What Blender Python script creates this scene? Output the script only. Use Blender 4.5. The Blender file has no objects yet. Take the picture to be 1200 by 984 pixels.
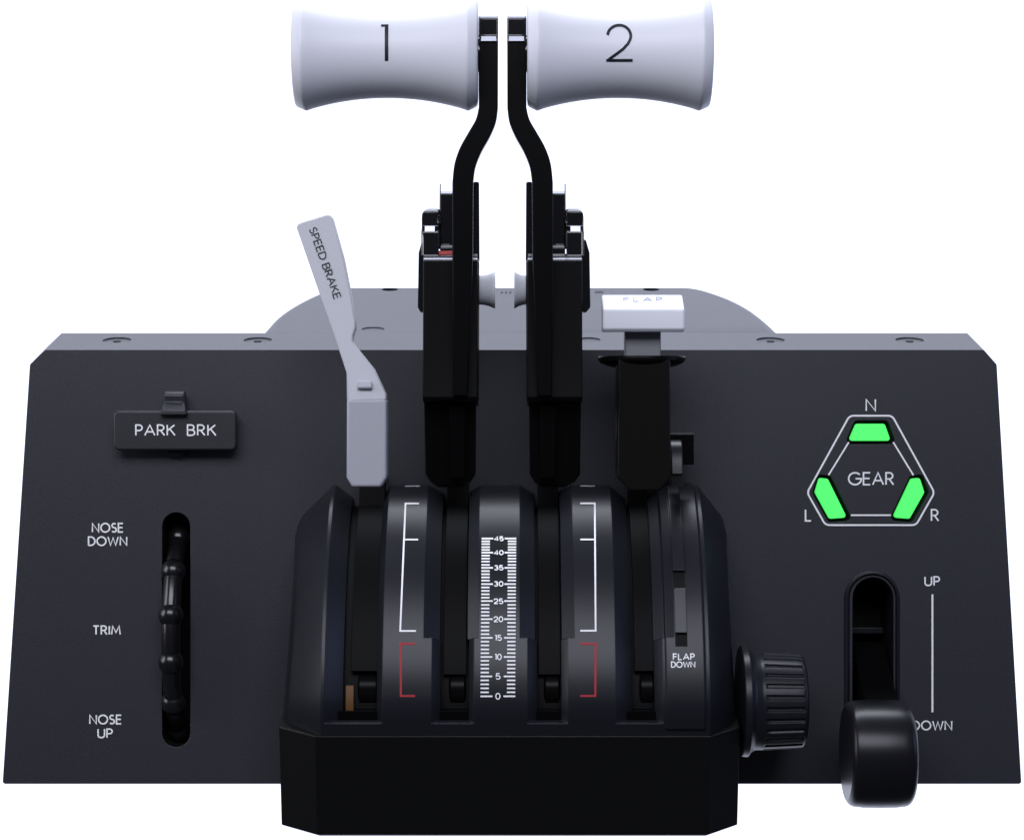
import bpy, bmesh, math, random
from mathutils import Vector
from mathutils.bvhtree import BVHTree
from math import sin, cos, pi, radians

# ------------------------------------------------------------------ units and frame
S = 0.00036                      # metres per drawing unit
D = 2600.0                       # distance from the lens to the tilted panel face, units
PT = radians(13.9)               # the panel leans back by this, the lens looks down by this
SP, CP = sin(PT), cos(PT)
Z0 = 426 * CP                    # the panel's lower edge stands on height 0
Y0 = -426 * SP

def W(u, v, w):                  # panel frame (across, up the face, out of the face) -> world
    return Vector((u * S, (-w * CP + v * SP) * S, (v * CP + w * SP + Z0) * S))
def G(u, d, h):                  # across, forward of the panel foot, height above the table
    return Vector((u * S, (Y0 - d) * S, h * S))
def K(w): return (D - w) / D
def U(px, w=0): return (px - 600) * K(w)
def V(py, w=0): return (492 - py) * K(w)
def P(px, py, w=0): return W(U(px, w), V(py, w), w)
def frame_of(p):
    y, z = p.y / S, p.z / S - Z0
    return p.x / S, y * SP + z * CP, -y * CP + z * SP

scene = bpy.context.scene
scene.render.engine = 'CYCLES'
# ------------------------------------------------------------------ camera
cam_d = bpy.data.cameras.new('camera'); cam = bpy.data.objects.new('camera', cam_d)
scene.collection.objects.link(cam); scene.camera = cam
cam.location = W(0, 0, D)
cam.rotation_euler = (radians(90) - PT, 0, 0)
cam_d.sensor_width = 36; cam_d.lens = 36 * D / 1200
cam_d.clip_start = 0.02; cam_d.clip_end = 50
# ------------------------------------------------------------------ world: white studio sweep behind, dark room elsewhere
wd = bpy.data.worlds.new('World'); scene.world = wd; wd.use_nodes = True
nt = wd.node_tree; nt.nodes.clear()
tc = nt.nodes.new('ShaderNodeTexCoord'); sx = nt.nodes.new('ShaderNodeSeparateXYZ')
mr = nt.nodes.new('ShaderNodeMapRange'); mr.interpolation_type = 'SMOOTHSTEP'
mr.inputs['From Min'].default_value = 0.25; mr.inputs['From Max'].default_value = 0.65
mx = nt.nodes.new('ShaderNodeMix'); mx.data_type = 'RGBA'
mx.inputs[6].default_value = (0.055, 0.058, 0.075, 1); mx.inputs[7].default_value = (1.32, 1.40, 1.72, 1)
bg = nt.nodes.new('ShaderNodeBackground'); bg.inputs[1].default_value = 1.0
wo = nt.nodes.new('ShaderNodeOutputWorld')
L = nt.links.new
L(tc.outputs['Generated'], sx.inputs[0]); L(sx.outputs['Y'], mr.inputs['Value'])
L(mr.outputs['Result'], mx.inputs[0]); L(mx.outputs[2], bg.inputs[0]); L(bg.outputs[0], wo.inputs[0])
# ------------------------------------------------------------------ lamps
def area(name, loc, target, sx_, sy_, power, col):
    ld = bpy.data.lights.new(name, 'AREA'); ld.shape = 'RECTANGLE'; ld.size = sx_; ld.size_y = sy_
    ld.energy = power; ld.color = col
    o = bpy.data.objects.new(name, ld); scene.collection.objects.link(o); o.location = loc
    o.rotation_euler = (Vector(target) - Vector(loc)).to_track_quat('-Z', 'Y').to_euler()
    return o
area('key_softbox', (-0.10, -1.08, 1.26), (0, -0.03, 0.16), 1.4, 0.6, 20.0, (0.86, 0.88, 1.0))
area('back_top_softbox', (0.0, 0.80, 1.60), (0, 0.0, 0.14), 1.3, 0.55, 25.0, (0.86, 0.90, 1.0))
area('left_softbox', (-1.5, -0.30, 0.62), (0, -0.05, 0.12), 0.8, 0.9, 10.0, (0.90, 0.90, 1.0))
area('right_blue_fill', (1.5, -0.35, 0.6), (0, -0.05, 0.12), 0.6, 0.8, 2.8, (0.45, 0.55, 1.0))  # added faint blue fill, masks green lamp spill on the right chamfer

vs = scene.view_settings
vs.view_transform = 'Standard'; vs.look = 'None'; vs.exposure = 0; vs.gamma = 1
scene.display_settings.display_device = 'sRGB'
scene.cycles.max_bounces = 6

# ------------------------------------------------------------------ materials
def material(name, col, rough=0.5, bump=0.0, scale=2200, bevel=1.0, spec=0.5, vary=0.0, emit=None, coat=0.0, metal=0.0):
    m = bpy.data.materials.new(name); m.use_nodes = True
    n = m.node_tree.nodes; l = m.node_tree.links
    b = n['Principled BSDF']
    b.inputs['Base Color'].default_value = (*col, 1); b.inputs['Roughness'].default_value = rough
    b.inputs['Specular IOR Level'].default_value = spec
    b.inputs['Metallic'].default_value = metal
    b.inputs['Coat Weight'].default_value = coat; b.inputs['Coat Roughness'].default_value = 0.08
    t = n.new('ShaderNodeTexCoord')
    last = None
    if bevel:
        bv = n.new('ShaderNodeBevel'); bv.samples = 6; bv.inputs['Radius'].default_value = bevel * S
        last = bv.outputs[0]
    if bump:
        ns = n.new('ShaderNodeTexNoise'); ns.inputs['Scale'].default_value = scale; ns.inputs['Detail'].default_value = 2
        l.new(t.outputs['Object'], ns.inputs['Vector'])
        bp = n.new('ShaderNodeBump'); bp.inputs['Strength'].default_value = bump; bp.inputs['Distance'].default_value = 0.0003
        l.new(ns.outputs['Fac'], bp.inputs['Height'])
        if last: l.new(last, bp.inputs['Normal'])
        last = bp.outputs[0]
    if last: l.new(last, b.inputs['Normal'])
    if vary:
        n2 = n.new('ShaderNodeTexNoise'); n2.inputs['Scale'].default_value = 60; n2.inputs['Detail'].default_value = 5
        l.new(t.outputs['Object'], n2.inputs['Vector'])
        r = n.new('ShaderNodeMapRange')
        r.inputs['From Min'].default_value = 0.3; r.inputs['From Max'].default_value = 0.7
        r.inputs['To Min'].default_value = max(0.02, rough - vary); r.inputs['To Max'].default_value = rough + vary
        l.new(n2.outputs['Fac'], r.inputs['Value']); l.new(r.outputs[0], b.inputs['Roughness'])
    if emit:
        b.inputs['Emission Color'].default_value = (*emit, 1); b.inputs['Emission Strength'].default_value = 1.0
    return m
M_PANEL = material('panel_plastic', (0.022, 0.0228, 0.0285), 0.42, 0.32, 3200, 1.2)
M_BODY = material('satin_black_plastic', (0.010, 0.0107, 0.014), 0.33, 0.06, 2600, 1.8, spec=.26)
M_PLINTH = material('plinth_plastic', (0.003, 0.003, 0.003), 0.42, 0.06, 1800, 1.5, spec=.3)
M_LEVER = material('lever_black', (0.004, 0.004, 0.004), 0.26, 0, 1800, 1.0, spec=.06)
M_GLOSS = material('gloss_black', (0.005, 0.005, 0.006), 0.10, 0, 0, 1.2, spec=.8)
M_SWITCH = material('switch_plastic', (0.016, 0.0165, 0.019), 0.42, 0.2, 3200, 1.4)
M_STEM = material('stem_grey', (0.16, 0.163, 0.175), 0.5, 0, 0, 1.5)
M_BUTTON = material('button_grey', (0.55, 0.56, 0.60), 0.45, 0, 0, 1.5)
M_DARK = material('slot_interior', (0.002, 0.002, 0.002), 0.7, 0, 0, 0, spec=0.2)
M_SHAFT = material('shaft_black', (0.0025, 0.0025, 0.0028), 0.45, 0.05, 1800, 0.8, spec=.05)
M_WHITE = material('white_grip_plastic', (0.72, 0.73, 0.78), 0.45, 0.03, 1500, 2.0)
M_GREY = material('light_grey_plastic', (0.38, 0.385, 0.42), 0.48, 0, 1800, 2.0)
M_CAP = material('white_cap_plastic', (0.80, 0.81, 0.86), 0.4, 0.02, 1500, 2.0)
M_INK = material('white_ink', (0.93, 0.93, 0.93), 0.6, 0, 0, 0, spec=0.2)
M_BLACKINK = material('dark_ink', (0.008, 0.010, 0.018), 0.5, 0, 0, 0, spec=0.3)
M_GREYINK = material('grey_ink', (0.25, 0.26, 0.3), 0.5, 0, 0, 0, spec=0.3)
M_RED = material('red_ink', (0.38, 0.035, 0.045), 0.6, 0, 0, 0, spec=0.2)
M_GREEN = material('lit_green_lens', (0.05, 0.5, 0.1), 0.35, 0, 0, 1.2, emit=(0.075, 0.86, 0.13))
M_ORANGE = material('amber_plastic', (0.13, 0.05, 0.006), 0.5)
M_TRIM = material('trim_wheel_black', (0.006, 0.006, 0.0065), 0.24, 0.02, 1800, 0)
M_BLADE = material('blade_grey', (0.42, 0.425, 0.455), 0.5, 0, 0, 0)
M_REDP = material('red_plastic', (0.45, 0.03, 0.02), 0.35)
M_EDGE = material('edge_highlight_metal', (0.34, 0.345, 0.37), 0.22, 0, 0, 0, metal=1.0)  # bright metal standing in for highlights along glossy black edges
M_FLASH = material('glint_metal', (0.17, 0.175, 0.20), 0.16, 0, 0, 0, metal=1.0)  # metal standing in for the pale glints on the black levers
M_STEEL = material('dull_steel', (0.3, 0.3, 0.3), 0.35, metal=1.0)

# ------------------------------------------------------------------ mesh helpers
root = bpy.data.objects.new('throttle_quadrant', None)
scene.collection.objects.link(root)
root.location = G(0, 40, 0)
root['label'] = 'black cockpit throttle quadrant with two white grips, grey speed brake lever and lettered side panels'
root['category'] = 'throttle quadrant'

class MB:
    def __init__(self): self.v = []; self.f = []
    def add(self, vs_, fs_):
        o = len(self.v); self.v += [Vector(a) for a in vs_]; self.f += [tuple(i + o for i in f) for f in fs_]
        return self
    def build(self, name, mat, parent, smooth=35, bevel=0, seg=2, doubles=False, origin=None, fixn=True):
        org = origin if origin is not None else (sum(self.v, Vector()) / max(1, len(self.v)))
        me = bpy.data.meshes.new(name)
        me.from_pydata([p - org for p in self.v], [], self.f); me.update()
        if fixn or doubles:
            bm = bmesh.new(); bm.from_mesh(me)
            if doubles: bmesh.ops.remove_doubles(bm, verts=bm.verts, dist=1e-6)
            if fixn: bmesh.ops.recalc_face_normals(bm, faces=bm.faces)
            bm.to_mesh(me); bm.free()
        me.materials.append(mat)
        o = bpy.data.objects.new(name, me); scene.collection.objects.link(o)
        o.parent = parent
        pw = parent_world(parent)
        o.location = org - pw
        o['_w'] = [org.x, org.y, org.z]
        if bevel:
            bv = o.modifiers.new('edge', 'BEVEL'); bv.width = bevel * S; bv.segments = seg
            bv.limit_method = 'ANGLE'; bv.angle_limit = radians(30)
        if smooth:
            me.shade_smooth(); me.set_sharp_from_angle(angle=radians(smooth))
        return o
def parent_world(p):
    if p is None: return Vector()
    if p.name == root.name: return Vector(root.location)
    return Vector(p['_w'])

def rounded(poly, r, n=5):                # round the corners of a 2-D polygon; r number or list
    out = []; N = len(poly)
    for i in range(N):
        a = Vector(poly[i - 1]); b = Vector(poly[i]); c = Vector(poly[(i + 1) % N])
        rr = r[i] if isinstance(r, (list, tuple)) else r
        if rr <= 0: out.append(tuple(b)); continue
        d1 = (a - b); d2 = (c - b); l1, l2 = d1.length, d2.length
        d1.normalize(); d2.normalize()
        ang = d1.angle(d2)
        if ang > 3.1: out.append(tuple(b)); continue
        t = min(rr / math.tan(ang / 2), l1 * .49, l2 * .49); rr2 = t * math.tan(ang / 2)
        cdir = (d1 + d2).normalized(); cen = b + cdir * (rr2 / sin(ang / 2))
        p1 = b + d1 * t - cen; p2 = b + d2 * t - cen
        a1 = math.atan2(p1.y, p1.x); a2 = math.atan2(p2.y, p2.x)
        da = (a2 - a1 + pi) % (2 * pi) - pi
        for k in range(n + 1):
            an = a1 + da * k / n; out.append((cen.x + rr2 * cos(an), cen.y + rr2 * sin(an)))
    return out
def spline(pts, n=6):                     # Catmull-Rom through open list
    out = []
    for i in range(len(pts) - 1):
        p0 = pts[max(0, i - 1)]; p1 = pts[i]; p2 = pts[i + 1]; p3 = pts[min(len(pts) - 1, i + 2)]
        for k in range(n):
            t = k / n
            out.append(tuple(0.5 * ((2 * p1[j]) + (-p0[j] + p2[j]) * t + (2 * p0[j] - 5 * p1[j] + 4 * p2[j] - p3[j]) * t * t
                                    + (-p0[j] + 3 * p1[j] - 3 * p2[j] + p3[j]) * t ** 3) for j in range(len(p1))))
    out.append(tuple(pts[-1])); return out

def loft(rings, cap=True):                # rings: equal-length lists of world points
    m = MB(); n = len(rings[0]); vs_ = [p for r in rings for p in r]; fs_ = []
    for i in range(len(rings) - 1):
        for j in range(n):
            fs_.append((i * n + j, i * n + (j + 1) % n, (i + 1) * n + (j + 1) % n, (i + 1) * n + j))
    if cap:
        fs_.append(tuple(range(n - 1, -1, -1))); fs_.append(tuple((len(rings) - 1) * n + j for j in range(n)))
    return m.add(vs_, fs_)
def prism(poly_px, w1, w0, ref=None):     # outline in the panel frame at depth w1, extruded back to w0
    r = w1 if ref is None else ref
    q = [(U(x, r), V(y, r)) for x, y in poly_px]
    return loft([[W(u, v, w0) for u, v in q], [W(u, v, w1) for u, v in q]])
def slab(prof, u0, u1):                   # side outline (py, w) extruded across
    q = [(V(py, w), w) for py, w in prof]
    return loft([[W(u0, v, w) for v, w in q], [W(u1, v, w) for v, w in q]])
def merge(*ms):
    m = MB()
    for a in ms: m.add(a.v, a.f)
    return m
def lathe_u(prof, v, w, n=64, a0=0, a1=2 * pi, mod=None):   # prof: (u, r) around an axis across the panel
    full = abs(a1 - a0 - 2 * pi) < 1e-6
    m = MB(); vs_ = []; fs_ = []
    cnt = n if full else n + 1
    for u, r in prof:
        for k in range(cnt):
            a = a0 + (a1 - a0) * k / n
            rr = r * (mod(u, a) if mod else 1)
            vs_.append(W(u, v + rr * sin(a), w + rr * cos(a)))
    for i in range(len(prof) - 1):
        for k in range(n):
            k2 = (k + 1) % cnt
            fs_.append((i * cnt + k, i * cnt + k2, (i + 1) * cnt + k2, (i + 1) * cnt + k))
    if full:
        fs_.append(tuple(range(cnt - 1, -1, -1))); fs_.append(tuple((len(prof) - 1) * cnt + j for j in range(cnt)))
    return m.add(vs_, fs_)
def cylinder_w(px, py, w0, w1, r, n=32):
    c = (U(px, w1), V(py, w1))
    return loft([[W(c[0] + r * cos(2 * pi * k / n), c[1] + r * sin(2 * pi * k / n), w) for k in range(n)] for w in (w0, w1)])
def cut(obj, tool, selfx=False):                       # carve a tool out of a mesh for good
    me = bpy.data.meshes.new('tool'); me.from_pydata(tool.v, [], tool.f)
    bm = bmesh.new(); bm.from_mesh(me); bmesh.ops.recalc_face_normals(bm, faces=bm.faces); bm.to_mesh(me); bm.free()
    t = bpy.data.objects.new('tool', me); scene.collection.objects.link(t)
    md = obj.modifiers.new('cut', 'BOOLEAN'); md.object = t; md.operation = 'DIFFERENCE'; md.solver = 'EXACT'; md.use_self = selfx
    bpy.context.view_layer.update()
    dg = bpy.context.evaluated_depsgraph_get()
    new = bpy.data.meshes.new_from_object(obj.evaluated_get(dg))
    obj.modifiers.remove(md); old = obj.data; obj.data = new; bpy.data.meshes.remove(old)
    bpy.data.objects.remove(t); bpy.data.meshes.remove(me)
    new.shade_smooth(); new.set_sharp_from_angle(angle=radians(25))

# ------------------------------------------------------------------ printed strokes
def arc(cx, cy, rx, ry, a0, a1, n=12):
    return [(cx + rx * cos(radians(a0 + (a1 - a0) * k / n)), cy + ry * sin(radians(a0 + (a1 - a0) * k / n))) for k in range(n + 1)]
GL = {   # glyph: (width, strokes), cap height 1, y up
 'A': (.80, [[(0, 0), (.40, 1), (.80, 0)], [(.15, .34), (.65, .34)]]),
 'B': (.56, [[(0, 0), (0, 1), (.28, 1)] + arc(.28, .76, .22, .24, 90, -90) + [(0, .52)], [(.28, .52)] + arc(.30, .26, .26, .26, 90, -90) + [(0, 0)]]),
 'D': (.70, [[(0, 0), (0, 1), (.22, 1)] + arc(.22, .5, .48, .5, 90, -90, 18) + [(0, 0)]]),
 'E': (.50, [[(.50, 1), (0, 1), (0, 0), (.50, 0)], [(0, .52), (.46, .52)]]),
 'F': (.48, [[(.48, 1), (0, 1), (0, 0)], [(0, .52), (.44, .52)]]),
 'G': (.92, [arc(.48, .5, .48, .5, 42, 360, 26) + [(.52, .5)]]),
 'I': (.0, [[(0, 0), (0, 1)]]),
 'K': (.62, [[(0, 0), (0, 1)], [(.58, 1), (.02, .46)], [(.20, .62), (.62, 0)]]),
 'L': (.46, [[(0, 1), (0, 0), (.46, 0)]]),
 'M': (.86, [[(0, 0), (.10, 1), (.43, .22), (.76, 1), (.86, 0)]]),
 'N': (.70, [[(0, 0), (0, 1), (.70, 0), (.70, 1)]]),
 'O': (.96, [arc(.48, .5, .48, .5, 90, 450, 30)]),
 'P': (.50, [[(0, 0), (0, 1), (.24, 1)] + arc(.24, .73, .26, .27, 90, -90) + [(0, .46)]]),
 'R': (.56, [[(0, 0), (0, 1), (.24, 1)] + arc(.24, .74, .26, .26, 90, -90) + [(0, .48)], [(.24, .48), (.56, 0)]]),
 'S': (.50, [arc(.25, .755, .22, .235, 40, 270, 12)[:-1] + arc(.25, .265, .25, .255, 90, -145, 14)]),
 'T': (.58, [[(0, 1), (.58, 1)], [(.29, 1), (.29, 0)]]),
 'U': (.62, [[(0, 1), (0, .32)] + arc(.31, .32, .31, .32, 180, 360, 14) + [(.62, 1)]]),
 'W': (1.10, [[(0, 1), (.27, 0), (.55, .92), (.83, 0), (1.10, 1)]]),
 '0': (.70, [arc(.35, .5, .35, .5, 90, 450, 26)]),
 '1': (.22, [[(0, 1), (.22, 1), (.22, 0)]]),
 '2': (.70, [[(0, .76)] + arc(.35, .68, .35, .32, 165, -25, 16) + [(0, .02)], [(0, .0), (.72, .0)]]),
 '3': (.66, [arc(.33, .76, .28, .24, 150, -80, 12) + [(.3, .52)], [(.3, .52)] + arc(.33, .26, .33, .26, 80, -150, 12)]),
 '4': (.74, [[(.56, 0), (.56, 1), (0, .28), (.74, .28)]]),
 '5': (.66, [[(.6, 1), (.1, 1), (.04, .54)] + arc(.33, .31, .33, .31, 130, -150, 14)]),
 ' ': (.16, []),
}
def ribbon(pts, wd, closed=False):
    p = []
    for q in pts:
        if not p or math.hypot(q[0] - p[-1][0], q[1] - p[-1][1]) > 1e-4: p.append(q)
    if closed and math.hypot(p[0][0] - p[-1][0], p[0][1] - p[-1][1]) < 1e-3: p.pop()
    n = len(p); Lf = []; Rt = []
    for i in range(n):
        a = p[i - 1] if (i or closed) else None
        c = p[(i + 1) % n] if (i < n - 1 or closed) else None
        b = p[i]
        def nrm(s, t): 
            l = math.hypot(t[0] - s[0], t[1] - s[1]) or 1; return (-(t[1] - s[1]) / l, (t[0] - s[0]) / l)
        if a is None: nx, ny = nrm(b, c); sc = 1
        elif c is None: nx, ny = nrm(a, b); sc = 1
        else:
            n1 = nrm(a, b); n2 = nrm(b, c); mx_, my = n1[0] + n2[0], n1[1] + n2[1]; l = math.hypot(mx_, my) or 1
            nx, ny = mx_ / l, my / l; dt = nx * n1[0] + ny * n1[1]; sc = 1 / max(dt, 0.66)
        Lf.append((b[0] + nx * wd / 2 * sc, b[1] + ny * wd / 2 * sc)); Rt.append((b[0] - nx * wd / 2 * sc, b[1] - ny * wd / 2 * sc))
    fs_ = [(i, (i + 1) % n, n + (i + 1) % n, n + i) for i in range(n if closed else n - 1)]
    return Lf + Rt, fs_
def resample(pts, step):
    out = [pts[0]]
    for a, b in zip(pts, pts[1:]):
        k = max(1, int(math.hypot(b[0] - a[0], b[1] - a[1]) / step))
        out += [(a[0] + (b[0] - a[0]) * j / k, a[1] + (b[1] - a[1]) * j / k) for j in range(1, k + 1)]
    return out
class Ink:
    """strokes drawn in picture units and laid on a surface by fn(x, y, lift)"""
    def __init__(self, fn): self.fn = fn; self.m = MB(); self.k = 0
    def line(self, pts, wd, closed=False, step=None):
        if step: pts = resample(pts, step)
        vs_, fs_ = ribbon(pts, wd, closed)
        lift = 0.30 + 0.06 * (self.k % 12); self.k += 1
        self.m.add([self.fn(x, y, lift) for x, y in vs_], fs_)
    def text(self, s, x0, y0, x1, y1, wd, gap=.24, org=(0, 0), ang=0.0):
        """fits the word in the box x0..x1, y0(top)..y1(bottom)"""
        tot = sum(GL[c][0] for c in s) + gap * (len(s) - 1)
        h = (y1 - y0) - wd; W_ = (x1 - x0) - wd; sxx = W_ / tot if tot > 0 else h
        x = 0; ca, sa = cos(ang), sin(ang)
        for c in s:
            w_, strokes = GL[c]
            for st in strokes:
                closed = c in 'O0'
                q = []
                for (a, b) in st:
                    X = x0 + wd / 2 + (x + a) * sxx; Y = y1 - wd / 2 - b * h
                    q.append((org[0] + X * ca - Y * sa, org[1] + X * sa + Y * ca) if ang else (X, Y))
                self.line(q, wd, closed)
            x += w_ + gap
    def build(self, name, mat, parent):
        o = self.m.build(name, mat, parent, smooth=0, fixn=False); self.m = MB(); return o
def on_panel(w=0): return lambda x, y, l: W(U(x, w), V(y, w), w + l)
def on_mesh(objs, w_start=900):
    trees = []
    for o in objs:
        wv = Vector(o['_w']); me = o.data
        trees.append(BVHTree.FromPolygons([v.co + wv for v in me.vertices], [tuple(p.vertices) for p in me.polygons]))
    def fn(x, y, l):
        a = P(x, y, w_start); b = P(x, y, 0); d = (b - a).normalized()
        best = None
        for t in trees:
            h = t.ray_cast(a, d)
            if h[0] is not None and (best is None or h[3] < best[3]): best = h
        if best is None: return P(x, y, 0)
        n = best[1]; n = n if n.dot(d) < 0 else -n
        return best[0] + n * l * S - d * 0.1 * S
    return fn

# ================================================================== rear housing
FRONT = [(53, 410), (1153, 410), (1168, 427), (1197, 918), (3, 918), (35, 427)]
fr = [(U(x), V(y)) for x, y in rounded(FRONT, [2, 2, 4, 3, 3, 4], 3)]
BACK = 97
hb = [[W(u, v, 0) for u, v in fr], [W(u, v + BACK * SP, -BACK * CP) if v > -300 else W(u, v, 0) + Vector((0, BACK * S, 0)) for u, v in fr]]
housing = loft(hb).build('control_panel', M_PANEL, root, smooth=25)
# trim slot, gear slot, lamp recesses, screw holes
def obround(x0, x1, y0, y1, n=10):
    r = (x1 - x0) / 2; cx = (x0 + x1) / 2
    return arc(cx, y0 + r, r, -r, 180, 0, n) + arc(cx, y1 - r, r, r, 0, 180, n)
cut(housing, prism(obround(190, 223, 600, 875), 6, -86, ref=0))
cut(housing, prism(obround(999, 1047, 676, 905), 6, -88, ref=0))
LAMPS = [[(1004.2, 496.5), (1037.8, 496.5), (1045, 516.5), (995.5, 516.5)],
         [(961, 560), (971, 561), (993.5, 606.5), (973, 608), (956, 577)],
         [(1079, 560), (1069, 561), (1047.5, 606.5), (1067, 608), (1084.5, 577)]]
def grow(poly, k):
    cx = sum(p[0] for p in poly) / len(poly); cy = sum(p[1] for p in poly) / len(poly)
    out = []
    n = len(poly)
    ar = sum(poly[i][0] * poly[(i + 1) % n][1] - poly[(i + 1) % n][0] * poly[i][1] for i in range(n))
    sg = 1 if ar > 0 else -1
    for i in range(n):
        a, b, c = poly[i - 1], poly[i], poly[(i + 1) % n]
        def nn(s, t):
            l = math.hypot(t[0] - s[0], t[1] - s[1]); return (sg * (t[1] - s[1]) / l, -sg * (t[0] - s[0]) / l)
        n1, n2 = nn(a, b), nn(b, c); mx_, my = n1[0] + n2[0], n1[1] + n2[1]; l = math.hypot(mx_, my)
        nx, ny = mx_ / l, my / l; d = k / max(.5, nx * n1[0] + ny * n1[1])
        out.append((b[0] + nx * d, b[1] + ny * d))
    return out
for lp in LAMPS: cut(housing, prism(rounded(grow(lp, 4.0), 5.5, 4), 4, -13, ref=0))
# top plate holes (vertical cylinders carved from above)
def top_uy(px, py):                       # point of the picture on the horizontal top plate -> u, depth behind the panel edge
    a, b, c = 82.0, SP, (492 - py)
    # (82 + SP*t) * D/(D + CP*t) = c
    t = (c * D - a * D) / (SP * D - c * CP)
    return (px - 600) * (D + CP * t) / D, t
def TOP(u, t, dz=0): return W(u, 82 + SP * t, -CP * t) + Vector((0, 0, dz * S))
def vhole(u, t, r, depth, n=28):
    return loft([[TOP(u + r * cos(2 * pi * k / n), t + r * sin(2 * pi * k / n), z) for k in range(n)] for z in (-depth, 5)])
for px in (137, 302, 903, 1066):
    u, t = top_uy(px, 398.5)
    cut(housing, vhole(u, t, 17, 1.6))
hc_screws = []
# raised-depth deck behind the band
dk = [(303, 391)] + spline([(304, 390), (312, 381), (324, 368.5), (341, 357), (362, 346), (380, 339), (402, 335.2)], 5) + spline([(798, 335.2), (814, 335.6), (831, 339), (859, 349), (882, 361), (900, 374.5), (916, 389.5)], 5) + [(917, 391)]
dk_ut = [top_uy(x, max(y, 335)) for x, y in dk]
dk_ut[0] = (dk_ut[0][0], BACK - 12); dk_ut[-1] = (dk_ut[-1][0], BACK - 12)
def inset(pts, k):
    out = []
    n = len(pts)
    for i in range(n):
        a = pts[max(0, i - 1)]; c = pts[min(n - 1, i + 1)]
        dx, dy = c[0] - a[0], c[1] - a[1]; l = math.hypot(dx, dy) or 1
        out.append((pts[i][0] + dy / l * k, pts[i][1] - dx / l * k if 0 < i < n - 1 else pts[i][1]))
    return out
rings = []
for k, z in ((0, -330), (0, -14), (0.8, -9), (3, -5), (7, -2), (11, -.8), (15, -.25)):
    rings.append([TOP(u * (1 - k / 330), 200 + (t - 200) * (1 - k / 230) if t > 100 else t + k * .5, z) for u, t in dk_ut])
deck = loft(rings).build('rear_deck', M_PANEL, root, smooth=40)
for px, py, r in ((457, 339, 11), (763, 339, 11)):
    u, t = top_uy(px, py); cut(deck, vhole(u, t, r, 30), True)
for px, py, r in ((437, 385.5, 14), (690, 398, 14)):
    u, t = top_uy(px, py); cut(deck if py < 390 else housing, vhole(u, t, r, 1.4), py < 390)
for px in (137, 302, 903, 1066):
    u, t = top_uy(px, 398.5)
    n = 16
    loft([[TOP(u + r * cos(2 * pi * k / n), t + r * sin(2 * pi * k / n), z) for k in range(n)] for z, r in ((-5.5, 5), (-1.2, 5), (-.4, 3.5))]).build('screw', M_LEVER, housing)
housing.data.materials.append(M_DARK)  # slot walls coloured near-black for shade, lamp recesses for dark bezels
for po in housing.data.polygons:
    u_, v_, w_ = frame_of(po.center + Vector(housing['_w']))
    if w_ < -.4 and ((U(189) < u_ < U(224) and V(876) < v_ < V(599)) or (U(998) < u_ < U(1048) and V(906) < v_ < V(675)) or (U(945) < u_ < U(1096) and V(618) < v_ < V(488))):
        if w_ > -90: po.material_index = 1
# tiny marks on the deck
mk = Ink(lambda x, y, l: TOP(*top_uy(x, y), l + .2))
for x in (587, 592, 597): mk.line([(x, 342.4), (x + 2.2, 342.4)], 1.6); mk.build('printed_mark', M_BLACKINK, deck)
mk.line([(697, 342), (707, 342)], 1.2); mk.build('printed_mark', M_BLACKINK, deck)

# lettering on the panel
ink = Ink(on_panel(0))
for s, x0, y0, x1, y1 in (('NOSE', 107.5, 612.2, 145, 624), ('DOWN', 103, 628, 149.5, 639.6), ('TRIM', 108.5, 732.2, 141.8, 743.8),
                          ('NOSE', 104.5, 836.6, 143, 848.4), ('UP', 114.2, 852.8, 132.5, 864.6), ('UP', 1083, 674.6, 1101.5, 686.6),
                          ('DOWN', 1069, 843.6, 1116, 855.4)):
    ink.text(s, x0, y0, x1, y1, 1.75); ink.build('lettering', M_INK, housing)
ink.text('GEAR', 993.5, 552.8, 1047.8, 568.6, 1.9, gap=.20); ink.build('lettering', M_INK, housing)
for s, x0, x1, y0, y1 in (('N', 1014, 1026.6, 467, 482.2), ('L', 943, 951.4, 596, 611), ('R', 1090.6, 1100.6, 596, 611)):
    ink.text(s, x0, y0, x1, y1, 1.9); ink.build('lettering', M_INK, housing)
ink.line([(1092.6, 696), (1092.6, 834)], 2.2); ink.build('travel_line', M_INK, housing)

# ================================================================== gear lamps
gear = Ink(on_panel(0))
gear.line(rounded([(995.5, 487), (1045.5, 487), (1095, 577), (1073.5, 615), (967.3, 615), (945.8, 577)], 8, 6), 2.1, True)
for a, b in (((994.6, 518), (970.8, 556.6)), ((1046.7, 518), (1070.3, 556.6)), ((997, 603.4), (1044, 603.4))): gear.line([a, b], 1.9)
go = gear.build('gear_lamp_border', M_INK, root)
for lp in LAMPS:
    prism(rounded(lp, 3, 4), -6, -13.5, ref=0).build('indicator_lamp', M_GREEN, root, bevel=.8)

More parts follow.
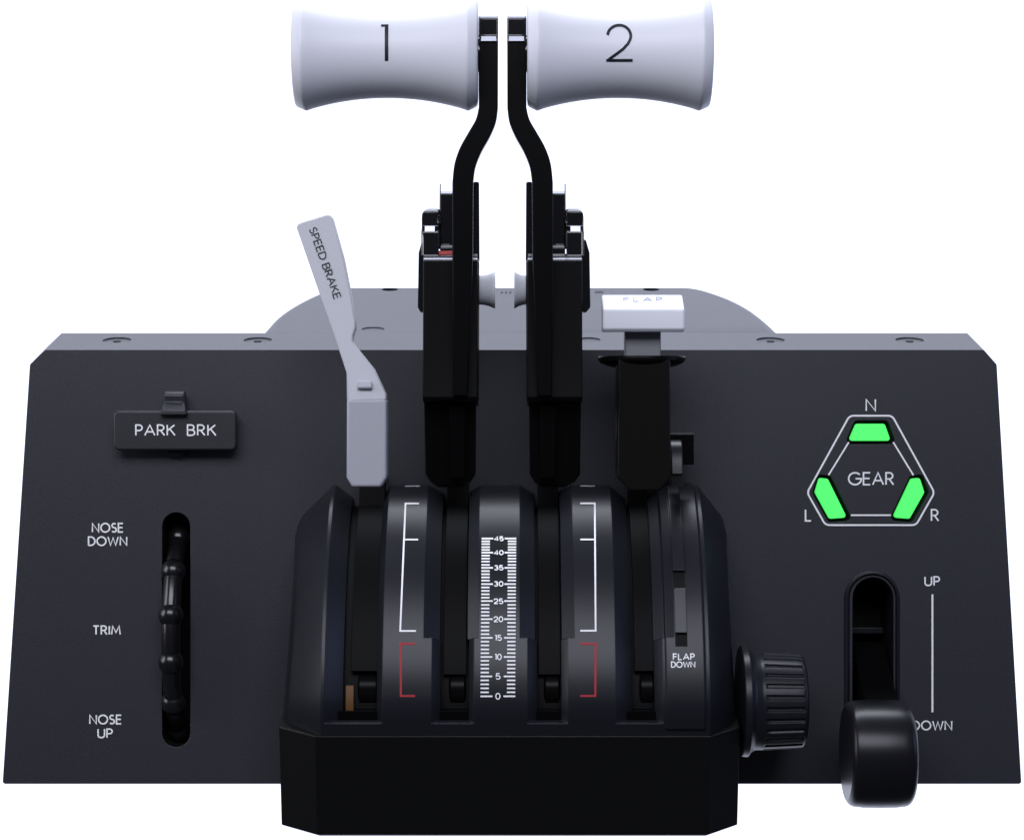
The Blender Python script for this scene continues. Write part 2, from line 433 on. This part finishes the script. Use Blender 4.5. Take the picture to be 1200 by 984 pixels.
# ================================================================== park brake switch
pb = prism(rounded([(133, 481), (277, 481), (277, 527.5), (133, 527.5)], 6, 5), 24, 12).build('park_brake_switch', M_SWITCH, root, bevel=2.2, seg=3)
prism(rounded([(160, 486), (250, 486), (250, 522), (160, 522)], 4, 3), 13, -3, ref=24).build('switch_stem', M_DARK, pb)
hk = [(458, 12), (458, 20), (460, 26), (463.5, 28), (471, 26.5), (475, 30), (480.5, 34), (486, 34), (486, 12)]
tab = loft([[W(U(204, 26) + sg * (11.5 + 2.6 * max(0, (py - 470)) / 10 if True else 0), V(py, w), w) for py, w in hk] for sg in (-1, 1)])
tab.build('pull_tab', M_PANEL, pb, bevel=1.0)
loft([[W(U(208, 10) + 14 * cos(2 * pi * k / 32), V(521, 10) + 14 * sin(2 * pi * k / 32), w) for k in range(32)] for w in (-2, 11.5)]).build('hinge_boss', M_BODY, pb, bevel=1)
k2 = Ink(on_panel(24)); k2.text('PARK', 158.4, 497, 206, 510.8, 1.7, gap=.22); k2.text('BRK', 219, 497, 253.8, 510.8, 1.7, gap=.24)
k2.build('lettering', M_INK, pb)

# ================================================================== trim wheel
cu = U(204.5); cw = 42 - 143; cv = V(745)
def torus_u(R, r1, r2, a0, a1, n, m=20):
    mb = MB(); vs_ = []; fs_ = []
    for i in range(n + 1):
        a = a0 + (a1 - a0) * i / n
        for j in range(m):
            b = 2 * pi * j / m
            rr = R + r2 * cos(b); vs_.append(W(cu + r1 * sin(b), cv + rr * sin(a), cw + rr * cos(a)))
    for i in range(n):
        for j in range(m): fs_.append((i * m + j, i * m + (j + 1) % m, (i + 1) * m + (j + 1) % m, (i + 1) * m + j))
    fs_.append(tuple(range(m))); fs_.append(tuple(n * m + j for j in range(m - 1, -1, -1)))
    return mb.add(vs_, fs_)
def ball(c, r, n=16, m=10, sq=1.0):
    mb = MB(); vs_ = []; fs_ = []
    for i in range(m + 1):
        th = pi * i / m
        for j in range(n):
            ph = 2 * pi * j / n
            vs_.append(W(c[0] + r * sin(th) * cos(ph) * sq, c[1] + r * sin(th) * sin(ph), c[2] + r * cos(th)))
    for i in range(m):
        for j in range(n): fs_.append((i * n + j, i * n + (j + 1) % n, (i + 1) * n + (j + 1) % n, (i + 1) * n + j))
    return mb.add(vs_, fs_)
parts = [torus_u(130, 11.0, 12.3, radians(-66), radians(66), 60)]
for k in range(-2, 4):
    a = radians(11.7 + 23.7 * (k - 1))
    parts.append(ball((cu, cv + 131.5 * sin(a), cw + 131.5 * cos(a)), 15.4, 24, 16, sq=.94))
# disc web behind the rim
web = [[W(cu + sg * 4, cv + r * sin(radians(a)), cw + r * cos(radians(a))) for r, a in
        [(128, -66 + 4.4 * k) for k in range(31)] + [(102, 50 - 4 * k) for k in range(26)]] for sg in (-1, 1)]
parts.append(loft(web))
merge(*parts).build('trim_wheel', M_TRIM, root, smooth=50)

# ================================================================== gear lever with its slot rim
rim_o = obround(989, 1054, 668, 915, 14); rim_i = obround(999.5, 1046.5, 677, 905, 14)
mb = MB(); vs_ = []; fs_ = []; n = len(rim_o)
rr_ = [(rim_o, -1), (rim_o, 2.2), ([(a[0] * .6 + b[0] * .4, a[1] * .6 + b[1] * .4) for a, b in zip(rim_o, rim_i)], 3.0), (rim_i, -4), (rim_i, -40)]
for pl, w in rr_: vs_ += [W(U(x), V(y), w) for x, y in pl]
for i in range(len(rr_) - 1):
    for j in range(n): fs_.append((i * n + j, i * n + (j + 1) % n, (i + 1) * n + (j + 1) % n, (i + 1) * n + j))
mb.add(vs_, fs_).build('gear_slot_rim', M_BODY, root, smooth=50)
gl = bpy.data.objects  # noqa
uc = U(1030, 118); vg = V(882.5, 112); wg = 112
h = (U(1070.5, 120) - U(992.5, 120)) / 2
prof = [(-h + 1.5, 20), (-h + 1.2, 46), (-h + 1, 52)] + [(-h + 1 + 10 * (1 - cos(radians(a))), 50 + 9 * sin(radians(a))) for a in range(15, 90, 15)]
prof += [(-h + 14, 59.3), (-h * .5, 59.9), (0, 60.2)]
prof = prof + [(-u, r) for u, r in reversed(prof[:-1])]
knob = lathe_u([(uc + u, r) for u, r in prof], vg, wg, 72).build('gear_lever', M_GLOSS, root, smooth=40)
knob.data.materials[0] = material('gear_knob_black', (0.006, 0.006, 0.008), 0.30, 0.03, 1500, 1.5, spec=.3)
armp = [(760, -80), (752, -40), (770, -8), (800, 30), (826, 70), (850, 110), (905, 110), (905, 60), (860, 10), (840, -30), (830, -80)]
slab(armp, U(1004), U(1042)).build('lever_arm', M_SHAFT, knob, bevel=2)
slab([(735, -84), (735, -60), (742, -60), (742, -84)], U(1001), U(1045)).build('slot_crossbar', M_STEEL if False else M_BODY, knob)
ball((U(1037), V(777), -30), 4.5).build('lever_pin', M_STEEL, knob)

# ================================================================== pedestal
DC, HC, R = -60.0, 138.0, 206.0
def px_of(p):
    u, v, w = frame_of(p); k = D / (D - w); return 600 + u * k, 492 - v * k
NTAB = [(842, 4), (830, 13), (815, 22), (790, 28), (770, 32), (740, 36), (700, 42), (654, 50), (631, 55), (600, 65), (585, 74), (572, 88), (567, 99), (560, 99)]
def n_of(y):                              # lean of the curved face at each height of the arc
    if y >= NTAB[0][0]: return NTAB[0][1]
    for (ya, na), (yb, nb) in zip(NTAB, NTAB[1:]):
        if ya >= y >= yb: return na + (nb - na) * (ya - y) / (ya - yb)
    return NTAB[-1][1]
PROF = [(DC + R, HC, 0.0)]
while len(PROF) < 900:
    d_, h_, n_ = PROF[-1]
    n_ = max(n_, n_of(px_of(G(0, d_, h_))[1]))
    PROF.append((d_ - 0.5 * sin(radians(n_)), h_ + 0.5 * cos(radians(n_)), n_))
SMAX = 112.0
# soften the lean so the face stays smooth
ns_ = [p[2] for p in PROF]
for _ in range(3): ns_ = [sum(ns_[max(0, i - 8):i + 9]) / len(ns_[max(0, i - 8):i + 9]) for i in range(len(ns_))]
PROF = [(p[0], p[1], n) for p, n in zip(PROF, ns_)]
def AP(u, s, off):                        # s runs 0..112 along the curved face, negative = units below its foot
    if s < 0:
        a = radians(PROF[0][2]) * (1 + s / 19); return G(u, DC + R + off * cos(a), HC + s + off * sin(a))
    t = s / SMAX * (len(PROF) - 1); i = min(int(t), len(PROF) - 2); f = t - i
    d_, h_, n_ = (PROF[i][k] + (PROF[i + 1][k] - PROF[i][k]) * f for k in range(3))
    a = radians(n_) ; return G(u, d_ + off * cos(a), h_ + off * sin(a))
def s_at(py, off=0):
    lo, hi = -19.0, 108.0
    for _ in range(50):
        m_ = (lo + hi) / 2
        if px_of(AP(0, m_, off))[1] > py: lo = m_
        else: hi = m_
    return (lo + hi) / 2
def u_at(px, py=700, off=0):
    p = AP(0, s_at(py, off), off); w = frame_of(p)[2]; return (px - 600) * (D - w) / D
UL, UR = U(327, 150), U(867, 150)
sb = s_at(747); so, si = s_at(847.5), s_at(846)
EPS = 0.03
SLOTS = [  # outer-left, inner-left, inner-right, outer-right (upper tier), lower tier, chamfer
    dict(up=(383, 404, 443, 450), lo=(383, 404, 443, 450), c=15),
    dict(up=(497, 516, 548, 561), lo=(507, 517, 550, 556), c=10),
    dict(up=(609, 627, 658, 673), lo=(618, 629, 657, 665), c=10),
    dict(up=(720, 739, 765, 789), lo=(720, 739, 765, 775), c=15)]
cols = {UL, u_at(342), u_at(379), u_at(822), u_at(824.5), u_at(829), u_at(858), UR, u_at(779)}
for sl in SLOTS:
    for t in ('up', 'lo'):
        a, b, c_, d_ = (u_at(x) for x in sl[t]); sl[t + 'u'] = (a, b, c_, d_)
        cols |= {a, b, b + EPS, c_ - EPS, c_, d_, (a + b) / 2, (c_ + d_) / 2}
for f_ in (.8, .87, .94):
    cols |= {u_at(379) + (u_at(342) - u_at(379)) * f_, u_at(829) + (u_at(858) - u_at(829)) * f_}
us = sorted(cols)
ss = [-19, -12, -6, -.01, 0] + [0.5 + 0.75 * k for k in range(0, 148)]
ss = [s for s in ss if all(abs(s - q) > .2 for q in (so, si, sb))] + [so, si, si + .02, sb, sb + .02, (so + si) / 2]
s_lip = s_at(853.5); ss += [s_lip, s_lip + .6]
ss = sorted(set(ss))
uA, uB, uC_, uD = u_at(342), u_at(379), u_at(829), u_at(858)
uE, uE2, uE3 = u_at(822), u_at(824.5), u_at(779)
def lerp(a, b, t): return a + (b - a) * max(0, min(1, t))
def offs(u, s):
    o = 0.0
    if u < uB or u > uC_:
        f = min(1, (uB - u) / (uB - uA) if u < uB else (u - uC_) / (uD - uC_))
        o = -44 * f - 15 * max(0, (f - .79) / .21) ** 2
    if u <= uA - 1 or u >= uD + 1: o = -100
    # raised face with the flap scale
    if uE3 - .01 <= u <= uE + .01 and s > s_lip + .3: o += 3.0
    if o > -60:
        for sl in SLOTS:
            q = sl['upu'] if s > sb + .01 else sl['lou']; c_ = sl['c']
            if q[0] < u < q[3]:
                if q[1] < u < q[2]: d = 26
                elif u <= q[1]: d = c_ * (u - q[0]) / (q[1] - q[0])
                else: d = c_ * .75 * (q[3] - u) / (q[3] - q[2])
                if s <= so: db = 0
                elif s <= si: db = 6 * (s - so) / (si - so)
                else: db = 99
                o -= min(d, db)
    return o
OUTL = [(862, 328), (855, 329), (700, 340.5), (660, 343.5), (620, 345.5), (560, 347)]
OUTR = [(862, 866), (855, 865), (700, 856), (660, 854), (620, 852), (560, 850)]
def interp(tb, y):
    if y >= tb[0][0]: return tb[0][1]
    for (ya, xa), (yb, xb) in zip(tb, tb[1:]):
        if ya >= y >= yb: return xa + (xb - xa) * (ya - y) / (ya - yb)
    return tb[-1][1]
def shape_pt(u, s):
    o = offs(u, s)
    if u < uB - .01 or u > uC_ + .01:
        ps = AP(u, s, -44); py = px_of(ps)[1]; w = frame_of(ps)[2]
        if u < uB: ue = (interp(OUTL, py) - 600) * (D - w) / D; u2 = uB + (ue - uB) * min(1, (uB - u) / (uB - uA))
        else: ue = (interp(OUTR, py) - 600) * (D - w) / D; u2 = uC_ + (ue - uC_) * min(1, (u - uC_) / (uD - uC_))
        if o < -90:
            a = AP(u2, s, -44); q = G(0, -40, 119); f = .9
            return Vector((a.x, a.y + (q.y - a.y) * f, a.z + (q.z - a.z) * f))
        return AP(u2, s, o)
    return AP(u, s, o)
pv = [shape_pt(u, s) for s in ss for u in us]; nu = len(us)
pf = [(i * nu + j, i * nu + j + 1, (i + 1) * nu + j + 1, (i + 1) * nu + j) for i in range(len(ss) - 1) for j in range(nu - 1)]
body = MB().add(pv, pf).build('pedestal', M_BODY, root, smooth=24, fixn=False, doubles=False)
bmx = bmesh.new(); bmx.from_mesh(body.data)
bmesh.ops.recalc_face_normals(bmx, faces=bmx.faces); bmx.to_mesh(body.data); bmx.free()
# plinth
ch = 27
def plinth_ring(h_, g, b=0):
    x0, x1 = UL - g + b, UR + g - b; f = DC + R + g - b
    x0i, x1i = U(370, 170) - g, U(832, 170) + g
    return [G(x0, -60, h_), G(x0, f - ch, h_), G(x0i, f, h_), G(x1i, f, h_), G(x1, f - ch, h_), G(x1, -60, h_)]
plinth = loft([plinth_ring(0, -2), plinth_ring(2.5, .6), plinth_ring(118.2, .6), plinth_ring(118.8, 0)]).build('base_plinth', M_PLINTH, root, smooth=25)
# dark strips for slot shade, curved lever shafts in the slots
def strip(x0, x1, s0, s1, off, thick, n=40):
    rings = []
    for k in range(n + 1):
        s = s0 + (s1 - s0) * k / n
        rings.append([AP(x0, s, off - thick), AP(x1, s, off - thick), AP(x1, s, off), AP(x0, s, off)])
    return loft(rings)

# printing on the pedestal
onb = on_mesh([body])
mk = Ink(onb)
mk.line([(491, 590), (475.2, 590), (469, 739), (487.5, 739)], 2.0, step=6)
mk.line([(474, 632.2), (490, 632.2)], 1.8, step=6); mk.line([(474.5, 569.8), (492, 569.8)], 1.0, step=6); mk.build('bracket_marking', M_INK, body)
mk.line([(680, 590), (697, 590), (698, 738.8), (680, 738.8)], 2.0, step=6)
mk.line([(680, 632.2), (697, 632.2)], 1.8, step=6); mk.line([(680, 569.8), (697, 569.8)], 1.0, step=6); mk.build('bracket_marking', M_INK, body)
ys5 = [631.2, 647.6, 665.3, 684.2, 704.3, 725.4, 747.2, 769.5, 792.2, 815.4]
for i in range(9):
    for j in range(5):
        y = ys5[i] + (ys5[i + 1] - ys5[i]) * j / 5
        t = (y - 631) / 184
        xl, xr = 564.4 - 1.4 * t, 605 - 1.2 * t
        ln = 13.6 if j == 0 else 9.8
        mk.line([(xl, y), (xl + ln, y)], 1.9, step=6); mk.line([(xr - ln, y), (xr, y)], 1.9, step=6)
mk.line([(563, 815.4), (577, 815.4)], 1.9); mk.line([(590, 815.4), (603.8, 815.4)], 1.9)
for i, s in enumerate(('45', '40', '35', '30', '25', '20', '15', '10', '5', '0')):
    y = ys5[i]; cx = 584.6 - i * .12; hgt = 2.9 + i * .12; wd_ = 5.8 if len(s) == 2 else 3.0
    if s[0] == '1': wd_ = 4.3
    mk.text(s, cx - wd_, y - hgt, cx + wd_, y + hgt, 1.25, gap=.26)
mk.build('scale_marking', M_INK, body)
mk.text('FLAP', 788.4, 765.2, 814.2, 773.2, 1.3); mk.build('lettering', M_INK, body)
mk.text('DOWN', 786.2, 774.6, 814.9, 782.2, 1.3); mk.build('lettering', M_INK, body)
mk = Ink(onb)
mk.line([(486, 754), (469.4, 754), (469.8, 815), (486.5, 815)], 2.4, step=6); mk.build('red_marking', M_RED, body)
mk.line([(680, 754), (698, 754), (697.6, 815), (680, 815)], 2.4, step=6)
mk.build('red_marking', M_RED, body)

# slot shafts: (px left, px right, top, bottom py, offset)
def shaft(parent, xa, xb, y1, off=-16, foot=True):
    s1 = s_at(y1, off)
    a, b = u_at(xa, 700, off), u_at(xb, 700, off)
    o = strip(a, b, s1, 112, off, 8).build('curved_shaft', M_SHAFT, parent, smooth=30)
    q = min(SLOTS, key=lambda z: abs((z['upu'][1] + z['upu'][2]) / 2 - (a + b) / 2))
    strip(min(q['upu'][1], q['lou'][1]) - 5, max(q['upu'][2], q['lou'][2]) + 3, s_at(846.2), s_at(835), -9, 3, 3).build('slot_sill', M_SHAFT, body, smooth=30)  # dark insert added to cover the brightly lit ledge at the slot foot
    strip(min(q['upu'][1], q['lou'][1]) + .3, max(q['upu'][2], q['lou'][2]) - .3, s_at(836), 112, -24.5, 1).build('slot_shade_strip', M_DARK, body, smooth=30)  # dark strip standing in for the shade of a deeper slot
    w1 = frame_of(AP(0, s_at(592, off), off))[2]
    slab([(556, w1 - 34), (556, w1 - 8), (594, w1 + 1), (594, w1 - 24)], a, b).build('shaft_neck', M_SHAFT, parent)
    if foot:
        c = (a + b) / 2; hw = (b - a) / 2 * .75
        sc = s_at(806, -30)
        p = AP(c + hw * .3, sc, -37); fu, fv, fw = frame_of(p)
        lathe_u([(fu - hw, 16), (fu - hw + 2, 20), (fu + hw - 2, 20), (fu + hw, 16)], fv, fw, 32).build('shaft_roller', M_LEVER, parent, smooth=40)
    return o

# ================================================================== throttle levers
GREY_NONE = None
def make_throttle(sg):
    X = lambda o: 589 + sg * o
    wA, wB = 196, 180
    def pr(pts, w1, w0, ref=None): return prism([(X(o), y) for o, y in pts], w1, w0, ref)
    def sl(prof, o0, o1, w): return slab(prof, U(X(o0), w), U(X(o1), w))
    # body
    lever = sl([(302.6, 112), (302.6, 160), (304.8, 168), (400, 174), (466, 182), (470, 178), (476, 120), (476, 112)], 29, 93.5, 176)
    lever = lever.build('throttle_lever', M_LEVER, root, bevel=1.2)
    lever['label'] = ('left throttle lever carrying the grip numbered 1' if sg < 0 else 'right throttle lever carrying the grip numbered 2')
    sl([(297.6, 116), (297.6, 150), (300, 158), (302.4, 158), (302.4, 116)], 30, 93, 166).build('lever_shelf', M_EDGE, lever)  # bright metal gives the shelf edge its highlight line
    sl([(302.4, 140), (302.4, 161), (304.4, 168.6), (306, 168.6), (306, 140)], 30, 93, 166).build('lever_lip', M_EDGE, lever)  # second highlight line, made as a bright metal strip
    foot = loft([[W(U(X(o), w), V(y, w), w) for o, y in ((31, 470), (92, 470), (91, 556), (85, 566), (75, 571), (47, 571), (38, 566), (32, 556))]
                 for w in (100, 158)])
    # slope the foot back towards its lower end
    for p in foot.v:
        u, v, w = frame_of(p)
        if w > 130: p -= W(0, 0, 1) * 0; q = W(u, v, w - 42 * max(0, (V(470, 150) - v) / 95)); p.x, p.y, p.z = q
    foot.build('lever_foot', M_LEVER, lever, bevel=2)
    sl([(476, 130), (476, 166), (560, 134), (560, 110)], 44, 62, 150).build('foot_rib', M_LEVER, lever, bevel=1.5)
    # arm
    outer = [(28, 47)] + [(28, 118)] + spline([(28, 126), (31.5, 140), (40, 155), (50, 173), (56.5, 192), (59, 214)], 6) + [(59, 300), (58, 464)]
    inner = [(41, 464), (35, 300)] + spline([(34.5, 214), (32, 196), (25, 178), (15, 160), (8, 143), (5.5, 126)], 6) + [(5.3, 47)]
    arm = pr(outer + inner, wA, wB).build('lever_arm', M_LEVER, lever, bevel=1.4)
    sl([(18.8, 160), (18.8, 173), (21.3, 184), (42.5, 184), (47.5, 196), (52, 196), (52, 160)], 5.3, 28, 190).build('arm_head', M_GLOSS, lever, bevel=1.0, seg=2)
    sl([(42.8, 180), (42.8, 196.6), (48.2, 198), (48.2, 180)], 7.5, 25, 190).build('arm_glint', M_FLASH, lever)  # added metal patch imitating the glint on the head's ledge
    sl([(18.6, 166), (18.6, 176), (20.6, 184.4), (21.6, 184.4), (21.6, 166)], 8, 26, 190).build('arm_rim_glint', M_EDGE, lever)  # added strip imitating the highlight along the head's top edge
    # inner cheek plate, bracket, trigger, side blade
    pr(rounded([(27.5, 213), (34.5, 213), (36, 306), (27.0, 306)], 2, 3), 140, 118).build('cheek_plate', M_GLOSS, lever, bevel=1.4)
    pr(rounded([(27.3, 306), (34, 306), (35, 470), (28, 470)], 1, 2), 150, 120).build('cheek_cover', M_GLOSS, lever, bevel=1.2)
    br = sl([(224.6, 112), (224.6, 124), (227.6, 134), (287, 134), (290.4, 145), (300, 145), (300, 112)], 57, 73.2, 140).build('latch_bracket', M_GLOSS, lever, bevel=.5)
    sl([(224.2, 112), (224.2, 124), (226.8, 134.8), (228, 134.8), (228, 112)], 57.5, 72.6, 140).build('bracket_rim_glint', M_EDGE, br)  # added strip imitating the bracket's top edge highlight
    sl([(287.2, 130), (287.2, 136), (290, 146), (291.5, 146), (291.5, 130)], 57.5, 72.6, 140).build('bracket_rim_glint', M_EDGE, br)  # same for the highlight on the lower ledge
    sl([(215.5, 112), (215.5, 116), (292, 140), (292, 112)], 73.0, 74.2, 130).build('bracket_web', M_LEVER, br)
    tr = loft([[W(U(X(o), 146), V(max(py, py0), w), w) for py, w in [(244.5, 112), (244.5, 130), (247.4, 140), (265.5, 140), (271.8, 153), (300, 153), (300, 112)]]
               for o, py0 in ((74.7, 246), (76.5, 244.5), (88, 244.5), (92, 246), (94.4, 249.5), (95.2, 255))]).build('finger_latch', M_GLOSS, lever, bevel=.8, seg=2)
    sl([(246.0, 120), (246.0, 131), (248.6, 140.6), (249.6, 140.6), (249.6, 120)], 79, 91, 146).build('latch_rim_glint', M_EDGE, tr)  # added strip imitating the highlight on the latch top
    sl([(265, 140), (265, 152.2), (271.5, 154.0), (271.5, 140)], 79.5, 91, 150).build('latch_glint', M_FLASH, tr)  # added metal patch imitating a glint on the latch
    sl([(252, 118), (252, 140), (262, 144), (262, 118)], 73.5, 77, 146).build('latch_pin', M_GLOSS, tr, bevel=1)
    bx_ = -3.5 if sg < 0 else 0
    pr(rounded([(92, 283), (97 + bx_, 279), (102 + bx_, 296), (103 + bx_, 360), (98 + bx_ * .5, 366), (93, 366)], 3, 3), 118, 100).build('side_blade', M_GLOSS, lever, bevel=1.5)
    # thumb button on the inner cheek
    b0, b1 = (27.5, 8.5) if sg < 0 else (27.5, 13.5)
    wb = 128; vv = V(340, wb); ua, ub = U(X(b0), wb), U(X(b1), wb)
    L_ = ub - ua
    pf_ = [(ua, 12), (ua + L_ * .02, 16.2), (ua + L_ * .25, 16.4), (ua + L_ * .6, 17.8), (ua + L_ * .84, 19.6), (ua + L_ * .93, 20.4), (ua + L_ * .98, 20.2), (ub, 18.8), (ub - L_ * .03, 15), (ub - L_ * .08, 8)]
    lathe_u(pf_, vv, wb, 40).build('thumb_button', M_BUTTON, lever, smooth=40)
    # grip
    wg_ = 176; vv = V(63.2, wg_); kk = K(wg_)
    def gp():
        pts = [(28.6, 20), (28.6, 54), (29.2, 60), (31, 61.8)]
        pts += [(38.5, 65.6), (40.0, 66.2), (42.0, 66.0)]
        c, hw = 135.5, 95.0
        for k in range(1, 24):
            t = -1 + 2 * k / 24
            pts.append((c + t * hw, 51.6 + 14.4 * (abs(t) ** 2.05)))
        pts += [(229.4, 66.0), (231.2, 66.2), (232.8, 65.6), (240.8, 62), (242.4, 60.4), (243.2, 52), (243.2, 20)]
        return pts
    grip = lathe_u([(U(X(o), wg_), r * kk) for o, r in gp()], vv, wg_, 96).build('grip', M_WHITE, lever, smooth=50)
    lathe_u([(U(X(24), wg_), 20), (U(X(29.2), wg_), 20)], vv, wg_, 32).build('grip_spindle', M_GLOSS, lever, smooth=40)
    nk = Ink(on_mesh([grip]))
    if sg < 0:
        nk.line([(446.6, 30.4), (455.2, 30.4)], 2.8, step=3); nk.line([(453, 30), (453, 71.6)], 4.2, step=3)
    else:
        q = [(711.6, 41.5)] + [(725.6 + 13.6 * cos(radians(a)), 42.6 - 12.6 * sin(radians(a))) for a in range(172, -30, -12)] + [(736, 51.5), (730, 58), (713.5, 70)]
        nk.line(resample(q, 3), 3.4); nk.line([(710.4, 71), (741.4, 71)], 3.4, step=3)
    nk.build('numeral', M_BLACKINK, lever)
    return lever
t1 = make_throttle(-1); t2 = make_throttle(1)
shaft(t1, 521, 547, 790); shaft(t2, 631, 656, 790)
slab([(294, 140), (294, 148), (299, 150), (299, 140)], U(513, 146), U(531, 146)).build('red_catch', M_REDP, t1, bevel=1)

# ================================================================== speed brake lever
blade_w = lambda y: 185 - (452 - y) * 0.36 if y < 452 else 185
BL = [(347.2, 266), (349, 262.5), (353, 260.6), (383, 251.4), (387.5, 252.2), (390, 256), (403, 303), (412.6, 352), (414.5, 367),
      (416.6, 377), (416.4, 385), (413.6, 393), (413.2, 400), (416.5, 405.5), (438, 432), (452, 461), (452.8, 469), (406.4, 470), (406, 437), (396.5, 408)]
fr_ = [P(x, y, blade_w(y)) for x, y in BL]; bk_ = []
nrm_ = (W(0, 0, 1) - W(0, 0, 0)).normalized()
for (x, y), p in zip(BL, fr_): bk_.append(p - nrm_ * 22 * S)
blade = loft([bk_, fr_])
sbk = prism([(406.4, 468), (452.8, 468), (453, 559), (446, 570.5), (412.5, 570.5), (406, 559)], 187, 150).build('speed_brake_lever', M_GREY, root, bevel=2.6, seg=3)
sbk['label'] = 'light grey speed brake lever angled to the left'
bl = blade.build('handle_blade', M_BLADE, sbk, bevel=1.8, seg=3)
slab([(446.5, 183), (446.5, 186.5), (453.5, 189), (455.5, 188), (455.5, 180)], U(419, 185), U(436, 185)).build('blade_nub', M_GREY, sbk, bevel=.8)
dec = Ink(on_mesh([bl]))
ang = radians(70.2)
# baseline runs down the left edge of the blade
dec.text('SPEED BRAKE', 0, -9.8, 88.5, 0, 1.45, gap=.20, org=(361.4, 268.5), ang=ang)
dec.build('lettering', M_BLACKINK, sbk)
shaft(sbk, 414, 445, 786, -14)
a_, b_ = u_at(409, 700, -30), u_at(418, 700, -30)
strip(a_, b_, s_at(832, -22), s_at(803, -22), -20, 3, 6).build('amber_contact', M_ORANGE, sbk)

# ================================================================== flap lever
fl = prism(rounded([(724, 420), (785.5, 420), (786, 560), (774, 575), (737, 575), (723.5, 560)], [0, 0, 10, 9, 9, 10], 4), 150, 96)
fl = fl.build('flap_lever', material('flap_sleeve_black', (0.0055, 0.0052, 0.0045), 0.30, 0, 1800, 1.0, spec=.12), root, bevel=2)
fl['label'] = 'flap lever with a white T shaped cap over a black sleeve'
prism([(721.5, 424), (725, 424), (725, 556), (721.5, 548)], 138, 104).build('sleeve_edge', M_GLOSS, fl, bevel=.8)
prism([(732.5, 380), (774.5, 380), (774.5, 419), (732.5, 419)], 136, 108).build('stem', M_STEM, fl, bevel=1.5)
slab(rounded([(343.5, 122), (362.5, 160), (385, 158), (389, 154), (389, 118)], [4, 3, 3, 2, 3], 4), U(706, 150), U(801.5, 150)).build('cap', M_CAP, fl, bevel=2.4, seg=3)
fx = U(754, 150); hw = U(806, 150) - fx
ringT = [(fx + hw * cos(t) , 118 + 38 * sin(t)) for t in [2 * pi * k / 48 for k in range(48)]]
vt = V(417, 150)
fr0 = [W(u, vt - 2 - (1.0 if True else 0), w) for u, w in ringT]
def flange_ring(dv, sc): return [W(fx + (u - fx) * sc, vt - dv, 118 + (w - 118) * sc) for u, w in ringT]
loft([flange_ring(-.3, .985), flange_ring(1.0, 1), flange_ring(4.5, .995), flange_ring(7.5, .93), flange_ring(10.5, .78), flange_ring(13, .55)]).build('flange', M_LEVER, fl, smooth=30)
fo = [o for o in scene.objects if o.name.startswith('cap')][0]
fk = Ink(on_mesh([fo]))
fk.text('FLAP', 730.5, 348.3, 776, 353.6, .7, gap=.42)
fk.build('lettering', M_GREYINK, fl)
shaft(fl, 742, 765, 786, -16)
# detent bracket behind the flap lever and the curved detent track
uu0, uu1 = u_at(789.5), u_at(803.5)
dbk = prism([(784, 508.5), (813.2, 508.5), (813.2, 544.5), (784, 544.5)], 70, 40).build('detent_bracket', M_LEVER, root, bevel=1.0)
slab([(506.8, 44), (506.8, 60), (509.2, 68), (509.2, 44)], U(785, 70), U(813.5, 70)).build('bracket_rim_glint', M_EDGE, dbk)  # bright strip imitating the gloss line on the bracket's top edge
tr0 = spline([(536, 56), (522, 60), (516, 70), (516.5, 82), (524, 92), (538, 99), (556, 103)], 5)
tk = [(V(py, w), w) for py, w in tr0]
det = loft([[W(uu0, v, w) for v, w in tk] + [W(uu0, tk[-1][0], 60)], [W(uu1, v, w) for v, w in tk] + [W(uu1, tk[-1][0], 60)]]).build('flap_detent_track', M_BODY, root, bevel=1.0)
strip(uu0 - .5, uu1, s_at(668, 8), s_at(568, 8), 8, 34).build('upper_track', M_BODY, det, smooth=30)
strip(uu0, uu1 - .5, s_at(741, 8), s_at(689, 8), 8.5, 24).build('lower_track', M_PANEL, det, smooth=30)
slab([(553, 62), (553, 99), (570, 106), (570, 62)], uu0, uu1).build('track_gap', M_DARK, det)
strip(uu0, uu1, s_at(757, 3.2), s_at(556, 3.2), 3.6, 20).build('track_bed', M_DARK, det, smooth=30)

# ================================================================== rotary knob on the right cheek
wk = 92; vk = V(821, wk); kk = K(wk)
uk = lambda px: U(px, wk)
pf_ = [(uk(860), 20), (uk(866), 40), (uk(866.5), 62), (uk(868), 64.5), (uk(875), 65), (uk(877), 63), (uk(879), 60), (uk(883), 57.5), (uk(893), 56.8)]
knb = lathe_u([(u, r * kk) for u, r in pf_] + [(uk(894), 20)], vk, wk, 96).build('rotary_knob', M_BODY, root, smooth=40)
NR = 26
def ridge(u, a):
    t = (a * NR / (2 * pi)) % 1.0
    return 1.0 if t < .62 else (0.955 if .68 < t < .94 else .975)
px_ = [(884, 57.2, 0), (892, 57, 0), (894, 56.9, 1), (900, 56.8, 1), (915, 56, 1), (930, 55.2, 1), (936, 54.8, 1), (937, 54.6, 0), (939.5, 53.5, 0), (941.5, 50.5, 0), (942.5, 46, 0), (942.6, 20, 0)]
def modk(u, a):
    for p, r, f in px_:
        if abs(uk(p) - u) < .01: return ridge(u, a) if f else 1
    return 1
lathe_u([(uk(p), r * kk) for p, r, f in px_], vk, wk, NR * 16, mod=modk).build('ribbed_grip', M_BODY, knb, smooth=30)

# ------------------------------------------------------------------ tidy
for o in scene.objects:
    if '_w' in o.keys(): del o['_w']
